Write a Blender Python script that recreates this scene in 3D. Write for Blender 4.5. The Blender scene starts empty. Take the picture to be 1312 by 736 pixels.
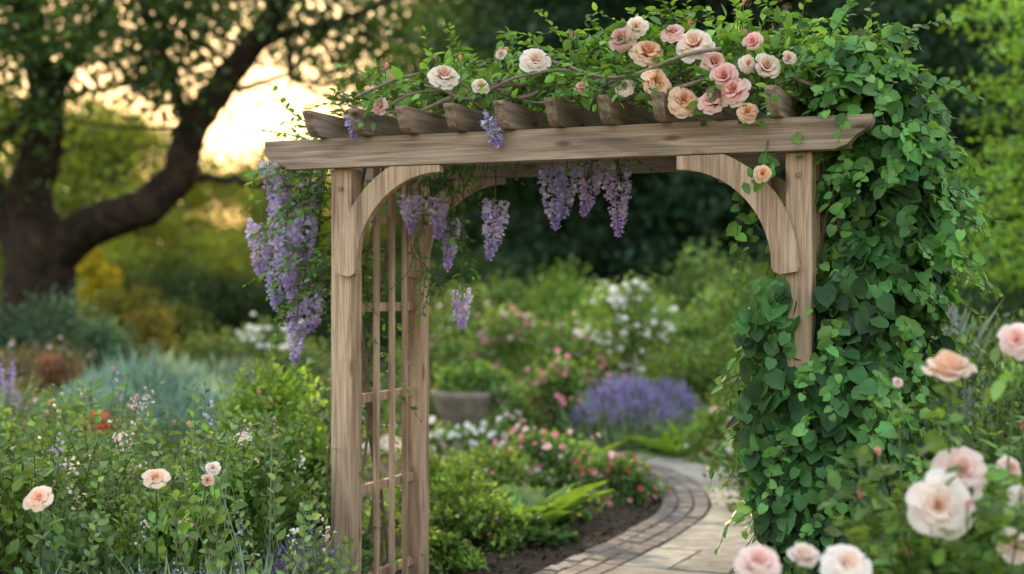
import bpy, bmesh, math, random
import numpy as np
from mathutils import Vector, Matrix
rng=np.random.default_rng(11); random.seed(5)
R=math.radians
scene=bpy.context.scene
A=np.array

# ---------------------------------------------------------------- materials
def newmat(name):
    m=bpy.data.materials.new(name); m.use_nodes=True
    nt=m.node_tree; nt.nodes.clear()
    return m,nt,nt.nodes,nt.links
def ramp(N,stops):
    r=N.new('ShaderNodeValToRGB'); e=r.color_ramp.elements
    while len(e)<len(stops): e.new(0.5)
    for i,(p,c) in enumerate(stops):
        e[i].position=p; e[i].color=(*c,1)
    return r
def attr_mat(name,rough,trans,tint,spec=0.4,nscale=9.0,lo=.72,hi=1.25,mul=(1,1,1)):
    m,nt,N,L=newmat(name)
    a=N.new('ShaderNodeAttribute'); a.attribute_name='Col'
    tc=N.new('ShaderNodeTexCoord'); no=N.new('ShaderNodeTexNoise'); no.inputs['Scale'].default_value=nscale
    no.inputs['Detail'].default_value=2
    L.new(tc.outputs['Object'],no.inputs['Vector'])
    mr=N.new('ShaderNodeMapRange'); mr.inputs[1].default_value=.3; mr.inputs[2].default_value=.7
    mr.inputs[3].default_value=lo; mr.inputs[4].default_value=hi
    L.new(no.outputs['Fac'],mr.inputs[0])
    m0=N.new('ShaderNodeVectorMath'); m0.operation='MULTIPLY'; m0.inputs[1].default_value=mul
    L.new(a.outputs['Color'],m0.inputs[0])
    mx=N.new('ShaderNodeVectorMath'); mx.operation='SCALE'
    L.new(m0.outputs[0],mx.inputs[0]); L.new(mr.outputs[0],mx.inputs['Scale'])
    p=N.new('ShaderNodeBsdfPrincipled'); p.inputs['Roughness'].default_value=rough
    p.inputs['Specular IOR Level'].default_value=spec
    L.new(mx.outputs[0],p.inputs['Base Color'])
    t=N.new('ShaderNodeBsdfTranslucent')
    m2=N.new('ShaderNodeVectorMath'); m2.operation='MULTIPLY'; m2.inputs[1].default_value=tint
    L.new(mx.outputs[0],m2.inputs[0]); L.new(m2.outputs[0],t.inputs['Color'])
    ms=N.new('ShaderNodeMixShader'); ms.inputs[0].default_value=trans
    L.new(p.outputs[0],ms.inputs[1]); L.new(t.outputs[0],ms.inputs[2])
    o=N.new('ShaderNodeOutputMaterial'); L.new(ms.outputs[0],o.inputs[0])
    return m
M_LEAF=attr_mat('leaf_green',.5,.42,(1.65,1.4,.6),.35,9,.7,1.5,(1.18,1.13,1.04))
M_PETAL=attr_mat('petal',.7,.38,(1.04,.98,1.0),.15,9,.9,1.1)
M_STEM=attr_mat('stem',.8,0.0,(1,1,1),.2,40)
MATS=[M_LEAF,M_PETAL,M_STEM]
LEAF,PETAL,STEM=0,1,2

def wood_mat(name,axis,c1,c2,c3):
    m,nt,N,L=newmat(name)
    tc=N.new('ShaderNodeTexCoord'); oi=N.new('ShaderNodeObjectInfo')
    cb=N.new('ShaderNodeVectorMath'); cb.operation='ADD'
    sc0=N.new('ShaderNodeVectorMath'); sc0.operation='SCALE'; sc0.inputs[0].default_value=(7,11,5)
    L.new(oi.outputs['Random'],sc0.inputs['Scale'])
    L.new(tc.outputs['Object'],cb.inputs[0]); L.new(sc0.outputs[0],cb.inputs[1])
    def mapped(al,ac):
        mp=N.new('ShaderNodeMapping'); s=[ac]*3; s[axis]=al; mp.inputs['Scale'].default_value=s
        L.new(cb.outputs[0],mp.inputs[0]); return mp
    def stretched(al,ac,detail,dist=0.0):
        mp=mapped(al,ac)
        n=N.new('ShaderNodeTexNoise'); n.inputs['Scale'].default_value=1; n.inputs['Detail'].default_value=detail
        n.inputs['Distortion'].default_value=dist
        L.new(mp.outputs[0],n.inputs['Vector']); return n
    g=stretched(1.8,42,6,.6); g2=stretched(5,230,3); big=stretched(1.3,7,4,1.4)
    r=ramp(N,[(.3,c1),(.5,c2),(.72,c3)]); L.new(g.outputs['Fac'],r.inputs[0])
    r2=ramp(N,[(.35,(.66,.63,.62)),(.62,(1.1,1.06,1.02))]); L.new(big.outputs['Fac'],r2.inputs[0])
    r3=ramp(N,[(.36,(.55,.51,.48)),(.5,(1,1,1))]); L.new(g2.outputs['Fac'],r3.inputs[0])
    vo=N.new('ShaderNodeTexVoronoi'); vo.inputs['Scale'].default_value=1; L.new(mapped(3.0,9.0).outputs[0],vo.inputs['Vector'])
    r4=ramp(N,[(.0,(.30,.22,.18)),(.10,(.45,.36,.30)),(.17,(1,1,1))]); L.new(vo.outputs['Distance'],r4.inputs[0])
    def mul(x,y,f):
        a=N.new('ShaderNodeMix'); a.data_type='RGBA'; a.blend_type='MULTIPLY'; a.inputs[0].default_value=f
        L.new(x,a.inputs[6]); L.new(y,a.inputs[7]); return a.outputs[2]
    c=mul(mul(mul(r.outputs[0],r2.outputs[0],1),r3.outputs[0],.65),r4.outputs[0],.85)
    p=N.new('ShaderNodeBsdfPrincipled'); p.inputs['Roughness'].default_value=.8; p.inputs['Specular IOR Level'].default_value=.25
    L.new(c,p.inputs['Base Color'])
    bu=N.new('ShaderNodeBump'); bu.inputs['Strength'].default_value=.6; bu.inputs['Distance'].default_value=.004
    ad=N.new('ShaderNodeMath'); ad.operation='ADD'; L.new(g.outputs['Fac'],ad.inputs[0]); L.new(g2.outputs['Fac'],ad.inputs[1])
    L.new(ad.outputs[0],bu.inputs['Height']); L.new(bu.outputs[0],p.inputs['Normal'])
    o=N.new('ShaderNodeOutputMaterial'); L.new(p.outputs[0],o.inputs[0])
    return m
cA,cB,cC=(.32,.20,.14),(.52,.36,.26),(.65,.48,.365)
gA,gB,gC=(.26,.19,.15),(.42,.31,.245),(.54,.43,.355)
W_Z=wood_mat('cedar_vertical',2,cA,cB,cC)
W_X=wood_mat('weathered_cedar_beam',0,gA,gB,gC)
W_Y=wood_mat('weathered_cedar_rafter',1,(.20,.14,.11),(.36,.265,.205),(.48,.37,.30))

def noise_mat(name,stops,scale,rough=.9,bump=.5,bdist=.02,detail=8,vor=None):
    m,nt,N,L=newmat(name)
    tc=N.new('ShaderNodeTexCoord'); n=N.new('ShaderNodeTexNoise')
    n.inputs['Scale'].default_value=scale; n.inputs['Detail'].default_value=detail
    L.new(tc.outputs['Object'],n.inputs['Vector'])
    r=ramp(N,stops); L.new(n.outputs['Fac'],r.inputs[0])
    n2=N.new('ShaderNodeTexNoise'); n2.inputs['Scale'].default_value=scale*.13; n2.inputs['Detail'].default_value=3
    L.new(tc.outputs['Object'],n2.inputs['Vector'])
    r2=ramp(N,[(.35,(.7,.7,.7)),(.65,(1.1,1.08,1.05))]); L.new(n2.outputs['Fac'],r2.inputs[0])
    a=N.new('ShaderNodeMix'); a.data_type='RGBA'; a.blend_type='MULTIPLY'; a.inputs[0].default_value=1
    L.new(r.outputs[0],a.inputs[6]); L.new(r2.outputs[0],a.inputs[7])
    p=N.new('ShaderNodeBsdfPrincipled'); p.inputs['Roughness'].default_value=rough; p.inputs['Specular IOR Level'].default_value=.2
    L.new(a.outputs[2],p.inputs['Base Color'])
    bu=N.new('ShaderNodeBump'); bu.inputs['Strength'].default_value=bump; bu.inputs['Distance'].default_value=bdist
    L.new(n.outputs['Fac'],bu.inputs['Height']); L.new(bu.outputs[0],p.inputs['Normal'])
    o=N.new('ShaderNodeOutputMaterial'); L.new(p.outputs[0],o.inputs[0])
    return m
M_SOIL=noise_mat('mulch_soil',[(.3,(.022,.015,.010)),(.55,(.06,.041,.027)),(.75,(.12,.085,.055))],38,.95,1,.03)
M_GRASS=noise_mat('lawn',[(.3,(.03,.05,.015)),(.7,(.07,.11,.03))],6,.9)
M_STONE=noise_mat('flagstone',[(.3,(.27,.235,.19)),(.55,(.41,.36,.30)),(.75,(.50,.45,.385))],11,.85,.4,.012)
M_BRICK=noise_mat('edging_brick',[(.3,(.17,.135,.115)),(.5,(.27,.22,.19)),(.75,(.37,.315,.27))],14,.9,.5,.006)
M_BARK=noise_mat('bark',[(.3,(.016,.011,.008)),(.6,(.05,.033,.024)),(.8,(.09,.06,.042))],5,.95,1,.08)
M_TERRA=noise_mat('weathered_stone_bowl',[(.3,(.19,.145,.12)),(.7,(.33,.265,.225))],9,.9,.3,.01)

# ---------------------------------------------------------------- mesh builder
class B:
    def __init__(s): s.V=[];s.C=[];s.F=[];s.M=[];s.n=0
    def add(s,V,F,C,mi):
        V=np.asarray(V,float).reshape(-1,3); F=np.asarray(F,int)
        C=np.asarray(C,float)
        if C.ndim==1: C=np.tile(C,(len(V),1))
        s.V.append(V); s.C.append(C); s.F.append(F+s.n); s.M.append(np.full(len(F),mi)); s.n+=len(V)
    def mesh(s,name,mats=None):
        me=bpy.data.meshes.new(name)
        V=np.concatenate(s.V); C=np.concatenate(s.C)
        tot=np.concatenate([np.full(len(f),f.shape[1]) for f in s.F]); loops=np.concatenate([f.ravel() for f in s.F])
        me.vertices.add(len(V)); me.vertices.foreach_set('co',V.ravel())
        me.loops.add(len(loops)); me.loops.foreach_set('vertex_index',loops.astype(np.int32))
        me.polygons.add(len(tot)); st=np.concatenate([[0],np.cumsum(tot)[:-1]])
        me.polygons.foreach_set('loop_start',st.astype(np.int32))
        me.polygons.foreach_set('loop_total',tot.astype(np.int32))
        me.polygons.foreach_set('material_index',np.concatenate(s.M).astype(np.int32))
        me.polygons.foreach_set('use_smooth',np.ones(len(tot),bool))
        ca=me.color_attributes.new('Col','FLOAT_COLOR','POINT')
        ca.data.foreach_set('color',np.concatenate([np.clip(C,0,1),np.ones((len(C),1))],1).ravel())
        for m in (mats or MATS): me.materials.append(m)
        me.update(calc_edges=True); return me
    def obj(s,name,parent=None,mats=None,loc=None):
        o=bpy.data.objects.new(name,s.mesh(name,mats)); scene.collection.objects.link(o)
        if parent: o.parent=parent
        if loc: o.location=loc
        return o
def inst(o,loc,rz=0,sc=1):
    n=bpy.data.objects.new(o.name.split('.')[0],o.data); scene.collection.objects.link(n)
    n.location=loc; n.rotation_euler=(0,0,rz); n.scale=(sc if hasattr(sc,'__len__') else (sc,)*3); return n
def empty(name,loc=(0,0,0),rz=0):
    e=bpy.data.objects.new(name,None); scene.collection.objects.link(e); e.location=loc; e.rotation_euler=(0,0,rz); e.empty_display_size=.2
    return e

# templates : x side, y along, z normal
T6=(A([(0,0,0),(.27,.3,.07),(.24,.68,.05),(0,1,-.06),(-.24,.68,.05),(-.27,.3,.07)]),A([(0,1,2,3),(0,3,4,5)]))
T4=(A([(0,0,0),(.32,.5,.08),(0,1,0),(-.32,.5,.08)]),A([(0,1,2,3)]))
TP=(A([(0,0,0),(.42,.6,.14),(0,1,.02),(-.42,.6,.14)]),A([(0,1,2,3)]))
TI=(A([(0,0,0),(.28,-.1,.03),(.47,.25,.06),(.34,.68,.02),(0,1,-.08),(-.34,.68,.02),(-.47,.25,.06),(-.28,-.1,.03),(0,.4,-.03)]),
    A([(0,1,2,8),(8,2,3,4),(8,4,5,6),(0,8,6,7)]))
def strap(w,seg,arch,tw=0.9):
    V=[];F=[]
    for i in range(seg+1):
        t=i/seg; ww=w*math.sin(math.pi*min(1,(t*.93+.07))**tw)*.5 if i<seg else 0.002
        z=-arch*t*t; y=t*(1-.15*arch*t)
        V+=[(-ww,y,z+.25*ww),(0,y,z-.1*w),(ww,y,z+.25*ww)]
    for i in range(seg):
        a=i*3; F+=[(a,a+1,a+4,a+3),(a+1,a+2,a+5,a+4)]
    return A(V),A(F)
TBLADE=strap(.045,4,.35); THOSTA=strap(.44,6,.5); TFERN=strap(.10,5,.6)

def frames(n,d,nrm,dr,nr):
    d=np.broadcast_to(A(d,float),(n,3))+dr*rng.normal(size=(n,3))
    d/=np.linalg.norm(d,axis=1,keepdims=True)+1e-9
    nn=np.broadcast_to(A(nrm,float),(n,3))+nr*rng.normal(size=(n,3))
    s=np.cross(d,nn); s/=np.linalg.norm(s,axis=1,keepdims=True)+1e-9
    return s,d,np.cross(s,d)
def cloud(b,pos,size,T,d=(0,0,1),nrm=(0,0,1),dr=.8,nr=.8,col=(.06,.13,.04),cv=.2,mi=LEAF):
    pos=np.asarray(pos,float); n=len(pos)
    if n==0: return
    TV,TF=T; s,dd,nn=frames(n,d,nrm,dr,nr)
    size=np.broadcast_to(size,(n,))*(1+.25*rng.normal(size=n)).clip(.5,1.6)
    V=pos[:,None]+size[:,None,None]*(TV[None,:,0:1]*s[:,None]+TV[None,:,1:2]*dd[:,None]+TV[None,:,2:3]*nn[:,None])
    F=(TF[None]+(np.arange(n)*len(TV))[:,None,None]).reshape(-1,TF.shape[1])
    c=np.broadcast_to(A(col,float),(n,3))*(1+cv*rng.normal(size=(n,1))).clip(.4,1.8)*(1+.07*rng.normal(size=(n,3)))
    b.add(V.reshape(-1,3),F,np.repeat(c,len(TV),0),mi)
def tube(b,pts,radii,col,sides=6,mi=STEM):
    pts=A(pts,float); k=len(pts); radii=np.broadcast_to(radii,(k,))
    t=np.gradient(pts,axis=0); t/=np.linalg.norm(t,axis=1,keepdims=True)+1e-9
    ref=A([0,0,1.]) if abs(t[:,2]).mean()<.8 else A([1.,0,0])
    s=np.cross(t,ref); s/=np.linalg.norm(s,axis=1,keepdims=True)+1e-9; u=np.cross(s,t)
    a=np.arange(sides)*2*math.pi/sides
    V=pts[:,None]+radii[:,None,None]*(np.cos(a)[None,:,None]*s[:,None]+np.sin(a)[None,:,None]*u[:,None])
    F=[(i*sides+j,i*sides+(j+1)%sides,(i+1)*sides+(j+1)%sides,(i+1)*sides+j) for i in range(k-1) for j in range(sides)]
    b.add(V.reshape(-1,3),F,col,mi)
def crom(P,n):
    P=A(P,float); P=np.vstack([2*P[0]-P[1],P,2*P[-1]-P[-2]]); out=[]
    for i in range(1,len(P)-2):
        for t in np.linspace(0,1,n,endpoint=False):
            p0,p1,p2,p3=P[i-1:i+3]
            out.append(.5*((2*p1)+(-p0+p2)*t+(2*p0-5*p1+4*p2-p3)*t*t+(-p0+3*p1-3*p2+p3)*t**3))
    out.append(P[-2]); return A(out)

def rose_T(layers,g,seed=3):
    V=[];F=[];K=[]
    r_=random.Random(seed)
    for (Rk,Hk,n,wa,curl) in layers:
        ph=r_.random()*6
        for i in range(n):
            az=ph+i*2*math.pi/n+r_.uniform(-.18,.18); jr=r_.uniform(.85,1.14); jh=r_.uniform(.82,1.18)
            tw=r_.uniform(-.14,.14)
            base=len(V)
            for iv in range(g+1):
                v=iv/g
                for iu in range(g+1):
                    u=iu/g*2-1
                    ve=v*(1-.22*abs(u)**3)
                    a=az+u*wa*(1-.15*v)+tw*v
                    rad=Rk*jr*(.12+.88*ve**.75)*(1+.07*u*u)
                    z=Hk*jh*math.sin(ve*math.pi/2*(1+curl))+.06*math.sin(u*4+i)*v
                    V.append((rad*math.cos(a),rad*math.sin(a),z)); K.append(Rk*.75+.25*v)
            for iv in range(g):
                for iu in range(g):
                    q=base+iv*(g+1)+iu; F.append((q,q+1,q+g+2,q+g+1))
    return A(V),A(F),A(K)
RLAY=[(.13,.66,3,1.3,-.1),(.26,.74,4,1.0,-.05),(.40,.74,5,.85,.1),(.56,.68,5,.78,.25),(.74,.56,6,.70,.4),(.90,.40,6,.64,.55),(1.03,.2,7,.56,.7)]
ROSE_V=[rose_T(RLAY,5,3),rose_T(RLAY,5,8),rose_T([(a,b_*1.2,c,d,e*.5) for a,b_,c,d,e in RLAY[:6]],5,21),rose_T([(a,b_*.8,c,d,e*1.2) for a,b_,c,d,e in RLAY],5,33)]
ROSE_HI=None
ROSE_LO=rose_T([(.35,.55,3,1.2,.0),(.65,.5,4,.95,.2),(1.0,.28,5,.75,.4)],2)
BUD=rose_T([(.16,1.0,3,1.3,-.15),(.26,.98,3,1.1,-.1),(.34,.8,4,.9,.05)],3)
def rose(b,c,r,axis=(0,-1,.3),cin=(.85,.42,.26),cout=(.88,.62,.52),T=None):
    if T is None: T=random.choice(ROSE_V)
    V,F,K=T; ax=Vector(axis).normalized()
    q=ax.to_track_quat('Z','Y').to_matrix()@Matrix.Rotation(random.uniform(0,6.28),3,'Z')
    q=A(q); W=(V@q.T)*r+A(c)-.25*r*A(ax)
    br=random.uniform(.94,1.05); K=K[:,None]**.85
    C=(A(cin)[None]*(1-K)+A(cout)[None]*K)*br
    b.add(W,F,C,PETAL)

def sprig(b,p0,d,L,nl,ls,col=(.07,.15,.04),droop=.3,T=T6,stem=(.09,.10,.04),r=.003,cv=.22,wig=.1,up=(0,0,1)):
    p0=A(p0,float); d=A(d,float); d/=np.linalg.norm(d)
    k=7; t=np.linspace(0,1,k)
    w=rng.normal(size=3)*wig*L
    P=p0+d*L*t[:,None]+A([0,0,-droop*L])*(t**2)[:,None]+w*(np.sin(t*3.1))[:,None]
    tube(b,P,np.linspace(r,r*.4,k),stem,4)
    tt=np.linspace(.12,1,nl); Q=A([np.interp(tt,t,P[:,j]) for j in range(3)]).T
    tan=np.gradient(P,axis=0); tan=A([np.interp(tt,t,tan[:,j]) for j in range(3)]).T
    tan/=np.linalg.norm(tan,axis=1,keepdims=True)+1e-9
    sd=np.cross(tan,A(up)+.2*rng.normal(size=3)); sd/=np.linalg.norm(sd,axis=1,keepdims=True)+1e-9
    sg=np.where(np.arange(nl)%2==0,1,-1)[:,None]; sg[-1]=0
    cloud(b,Q,ls*(1-.35*tt),T,d=sd*sg+tan*.7,nrm=up,dr=.28,nr=.4,col=col,cv=cv)

def raceme(b,top,L,rad,n=110,col=(.42,.34,.66)):
    t=rng.random(n)**.85
    rr=rad*(1-t)**.7*(.6+.4*np.minimum(1,t*6)); a=rng.random(n)*6.283
    sway=rng.normal(size=2)*.08*L
    P=A([top[0]+sway[0]*t**2+rr*np.cos(a),top[1]+sway[1]*t**2+rr*np.sin(a),top[2]-L*t]).T
    out=A([np.cos(a),np.sin(a),np.full(n,-.4)]).T
    mixc=A(col)[None]+rng.random((n,1))*A([.26,.27,.14])
    mixc=np.where((t>.75)[:,None],mixc*A([.82,.74,.98]),mixc)
    for k in range(3):
        cloud(b,P+rng.normal(size=(n,3))*.005,.022*(1.1-.55*t),TP,d=out,nrm=(0,0,1),dr=.6,nr=.9,col=mixc,cv=.1,mi=PETAL)
    tube(b,[top,(top[0]+sway[0]*.25,top[1]+sway[1]*.25,top[2]-L*.5),(top[0]+sway[0],top[1]+sway[1],top[2]-L)],.002,(.2,.22,.12),4)

def dome_pts(n,nc,w,dp,h,sig,z0=.0,shell=.62):
    a=rng.random(nc)*6.283; cz=rng.random(nc)**.8; rr=np.sqrt(1-cz**2)*(shell+(1-shell)*rng.random(nc))
    hz=cz*(.8+.25*rng.random(nc))
    C=A([rr*np.cos(a)*w/2,rr*np.sin(a)*dp/2,z0+hz*(h-z0)]).T
    i=rng.integers(0,nc,n)
    P=C[i]+rng.normal(size=(n,3))*sig*A([1,1,.7])
    P[:,2]=np.abs(P[:,2])
    return P,i,C
def bush(name,x,y,h,w,n,ls,col,fl=[],nc=None,dp=None,T=T6,cvc=.32,up=.5,sig=None,sprigs=0,spc=None):
    b=B(); nc=nc or max(14,int(n/70)); dp=dp or w
    P,i,C=dome_pts(n,nc,w,dp,h,sig or .11*min(w,h*1.3)); 
    cc=A(col)[None]*(1+cvc*rng.normal(size=(nc,1))).clip(.5,1.8)
    ctr=A([0,0,h*.35]); out=P-ctr; out/=np.linalg.norm(out,axis=1,keepdims=True)+1e-6
    cloud(b,P,ls,T,d=out+A([0,0,up*.4]),nrm=out*.6+A([0,0,.6]),dr=.55,nr=.45,col=cc[i],cv=.2)
    for _ in range(int(6+nc*.15)):
        j=rng.integers(0,nc); tube(b,[A([C[j,0]*.2,C[j,1]*.2,0]),C[j]*A([.7,.7,.6]),C[j]],[.012,.008,.004],(.07,.055,.035),4)
    for _ in range(sprigs):
        j=rng.integers(0,nc); o=C[j]-ctr; sprig(b,C[j],o/np.linalg.norm(o)+A([0,0,.8]),.22*h+.08,11,ls*1.05,col=spc or tuple(A(col)*1.35),droop=.15)
    for (cnt,r,ci,co,TT) in fl:
        for _ in range(cnt):
            j=rng.integers(0,nc); o=C[j]-ctr; o/=np.linalg.norm(o)
            if o[1]>.3: o[1]*=-1
            p=A([C[j,0],-abs(C[j,1]) if rng.random()<.7 else C[j,1],C[j,2]])+o*(sig or .1*w)*.9+rng.normal(size=3)*.07*w
            p[2]=max(p[2],.05)
            rose(b,p,r*rng.uniform(.6,1.2),(o[0]*.6,o[1]*.6-.4,.6),ci,co,TT)
    return b.obj(name,loc=(x,y,0))
RL=ROSE_LO
# image pixels to world x / height at camera depth d (x right, y forward)
FX=1822.
def bx(u,d): return (u-656)/FX*d
def hz(v,d): return 1.5+(375-v)/FX*d

# ---------------------------------------------------------------- ground and path
def sheet(name,pts,z,mat):
    me=bpy.data.meshes.new(name); me.from_pydata([(p[0],p[1],z) for p in pts],[],[list(range(len(pts)))]); me.materials.append(mat)
    o=bpy.data.objects.new(name,me); scene.collection.objects.link(o); return o
sheet('ground',[(-400,-200),(400,-200),(400,600),(-400,600)],0,M_GRASS)
sheet('planting_bed_soil',[(-14,-1),(14,-1),(14,28),(-14,28)],.006,M_SOIL)

E=crom([(-1.6,2.0),(-.9,4),(-.38,5.4),(.05,6.5),(.557,7.57),(.95,8.45),(1.29,9.42),(1.41,10.2),(1.40,11.0),(1.25,11.9),(.85,12.6),(.1,13.1),(-1.0,13.35),(-3,13.4),(-6,13.6)],14)
seg=np.linalg.norm(np.diff(E,axis=0),axis=1); S=np.concatenate([[0],np.cumsum(seg)])
TT=np.gradient(E,axis=0); TT/=np.linalg.norm(TT,axis=1,keepdims=True)
def onpath(s,w):
    x=np.interp(s,S,E[:,0]); y=np.interp(s,S,E[:,1]); tx=np.interp(s,S,TT[:,0]); ty=np.interp(s,S,TT[:,1])
    return x+ty*w, y-tx*w
def path_w(P):
    d=((P[:,None,:2]-E[None])**2).sum(-1); j=d.argmin(1)
    v=P[:,:2]-E[j]; return v[:,0]*TT[j,1]-v[:,1]*TT[j,0], np.sqrt(d.min(1))
PW=1.16
path=empty('garden_path')
def slab(b,s0,s1,w0,w1,z0,z1,col,gap,rag=.0,bev=.008):
    s0+=gap;s1-=gap;w0+=gap;w1-=gap
    n=5; ring=[]
    for s in np.linspace(s0,s1,n)[:-1]: ring.append((s,w0))
    for w in np.linspace(w0,w1,n)[:-1]: ring.append((s1,w))
    for s in np.linspace(s1,s0,n)[:-1]: ring.append((s,w1))
    for w in np.linspace(w1,w0,n)[:-1]: ring.append((s0,w))
    ring=[(a+random.uniform(-rag,rag),c+random.uniform(-rag,rag)) for a,c in ring]
    cs=(s0+s1)/2; cw=(w0+w1)/2; k=len(ring); V=[]
    for (zz,ins) in ((z0,0),(z1-bev,0),(z1,bev)):
        for a,c in ring:
            la=a-cs; lc=c-cw; ln=math.hypot(la,lc); f=1-ins/ln
            x,y=onpath(cs+la*f,cw+lc*f); V.append((x,y,zz))
    x,y=onpath(cs,cw); V.append((x,y,z1+.001))
    F=[(r*k+i,r*k+(i+1)%k,(r+1)*k+(i+1)%k,(r+1)*k+i) for r in range(2) for i in range(k)]
    b.add(V,F,col,0)
    b.add([V[2*k+i] for i in range(k)]+[V[-1]],[(i,(i+1)%k,k) for i in range(k)],col,0)
sb=B()
for (c0,c1) in ((0,.60),(.60,PW)):
    s=random.uniform(0,.3)
    while s<S[-1]-1.2:
        l=random.uniform(.55,.95)
        if random.random()<.3:
            m=(c0+c1)/2+random.uniform(-.04,.04); l=random.uniform(.4,.6)
            slab(sb,s,s+l,c0,m,0,.045+random.uniform(-.004,.005),(.3,.3,.3),.010,.006); slab(sb,s,s+l,m,c1,0,.045+random.uniform(-.004,.005),(.3,.3,.3),.010,.006)
        else: slab(sb,s,s+l,c0,c1,0,.045+random.uniform(-.004,.005),(.3,.3,.3),.010,.006)
        s+=l
def tone_mat(base,name):
    m=base.copy(); m.name=name; nt=m.node_tree; N=nt.nodes; L=nt.links
    p=[n for n in N if n.type=='BSDF_PRINCIPLED'][0]; src=p.inputs['Base Color'].links[0].from_socket
    g=N.new('ShaderNodeNewGeometry'); mr=N.new('ShaderNodeMapRange'); mr.inputs[3].default_value=.74; mr.inputs[4].default_value=1.1
    L.new(g.outputs['Random Per Island'],mr.inputs[0]); v=N.new('ShaderNodeVectorMath'); v.operation='SCALE'
    L.new(src,v.inputs[0]); L.new(mr.outputs[0],v.inputs['Scale']); L.new(v.outputs[0],p.inputs['Base Color']); return m
M_STONE2=tone_mat(M_STONE,'flagstone_varied'); M_BRICK2=tone_mat(M_BRICK,'brick_varied')
sb.obj('flagstones',path,[M_STONE2])
bb=B()
for row,(w0,w1) in enumerate([(-.335,-.225),(-.225,-.115),(-.115,-.004)]):
    s=random.uniform(0,.08)
    while s<S[-1]-1:
        l=random.uniform(.13,.17); slab(bb,s,s+l,w0,w1,0,.04+random.uniform(-.005,.006),(.2,.2,.2),.0065,.003,.006); s+=l
bb.obj('brick_edging',path,[M_BRICK2])
mb=B(); ss=np.linspace(0,S[-1]-.9,140); V=[]
for q in ss:
    for w in (-.34,PW+.01): V.append((*onpath(q,w),.022))
mb.add(V,[(2*i,2*i+1,2*i+3,2*i+2) for i in range(139)],(.1,.1,.1),0); mb.obj('mortar_bed',path,[noise_mat('sand_joint',[(.3,(.07,.052,.04)),(.7,(.13,.10,.075))],40)])

# ---------------------------------------------------------------- arbor
AR_A=R(22); ARB=empty('garden_arbor',(-.756,6.5,0),-AR_A)
U=A([math.cos(AR_A),-math.sin(AR_A),0]); Vv=A([math.sin(AR_A),math.cos(AR_A),0]); O=A([-.756,6.5,0])
def aw(t,s,z): return O+U*t+Vv*s+A([0,0,z])
def extr(name,poly,axis,c0,c1,mat,bev=.004,parent=ARB):
    bm=bmesh.new(); ps=A(poly,float); cen=A([*ps.mean(0)]); mid=(c0+c1)/2
    def mk(a,b_,c): return {0:(c,a,b_),1:(a,c,b_)}[axis]
    v0=[bm.verts.new(mk(a-cen[0],z-cen[1],c0-mid)) for a,z in poly]; v1=[bm.verts.new(mk(a-cen[0],z-cen[1],c1-mid)) for a,z in poly]
    n=len(poly); bm.faces.new(v0); bm.faces.new(v1[::-1])
    for i in range(n): bm.faces.new((v0[i],v1[i],v1[(i+1)%n],v0[(i+1)%n]))
    bmesh.ops.recalc_face_normals(bm,faces=bm.faces)
    ed=[e for e in bm.edges if len(e.link_faces)==2 and e.calc_face_angle()>.5]
    bmesh.ops.bevel(bm,geom=ed,offset=bev,segments=2,affect='EDGES',profile=.6)
    me=bpy.data.meshes.new(name); bm.to_mesh(me); bm.free(); me.materials.append(mat)
    o=bpy.data.objects.new(name,me); scene.collection.objects.link(o); o.parent=parent
    o.location=mk(cen[0],cen[1],mid); return o
def box(name,x0,x1,y0,y1,z0,z1,mat,bev=.004): return extr(name,[(x0,z0),(x1,z0),(x1,z1),(x0,z1)],1,y0,y1,mat,bev)
W=2.07; D=.72; hp=.0525; ZB=2.06
k=0
for t in (0,W):
    for s in (0,D):
        k+=1; box('post_%d'%k,t-hp,t+hp,s-hp,s+hp,-.03,ZB,W_Z,.006)
for i,s in enumerate((0,D)):
    zt=2.195
    poly=[(-.37,zt),(-.372,zt-.06),(-.35,zt-.085),(-.30,zt-.105),(-.24,ZB+.002),(W+.15,ZB+.002),(W+.20,ZB+.02),(W+.235,ZB+.055),(W+.285,zt-.05),(W+.297,zt-.03),(W+.297,zt)]
    extr('beam_%d'%(i+1),poly[::-1],1,s-.105,s-.03,W_X)
    box('beam_inner_%d'%(i+1),-.22,W+.2,s+.0,s+.05,ZB+.012,2.19,W_X)
    for j,(cx,sg) in enumerate(((.514,-1),(W-.49,1))):
        ri,ro=(.415,.52) if j==0 else (.39,.50); pts=[]
        for a in np.linspace(0,90,14): pts.append((cx+sg*ri*math.cos(R(a)),1.6+ri*1.03*math.sin(R(a))))
        pts.append((cx,ZB-.001))
        amax=math.degrees(math.asin((ZB-.001-1.6)/ro))
        for a in np.linspace(amax,0,14): pts.append((cx+sg*ro*math.cos(R(a)),1.6+ro*math.sin(R(a))))
        pts.append((cx+sg*(ro-.008),1.582)); pts.append((cx+sg*(ri+.035),1.57)); pts.append((cx+sg*(ri+.008),1.582))
        extr('brace_%d'%(i*2+j+1),pts,1,s-.10,s-.0535,W_Z,.004)
for i in range(10):
    t=-.064+i*.229
    poly=[(-.25,2.305),(-.247,2.290),(-.232,2.272),(-.222,2.245),(-.20,2.215),(-.17,2.197),(D+.17,2.197),(D+.20,2.215),(D+.222,2.245),(D+.232,2.272),(D+.247,2.290),(D+.25,2.305)]
    extr('rafter_%d'%(i+1),poly,0,t-.025,t+.025,W_Y)
n=0
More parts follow.
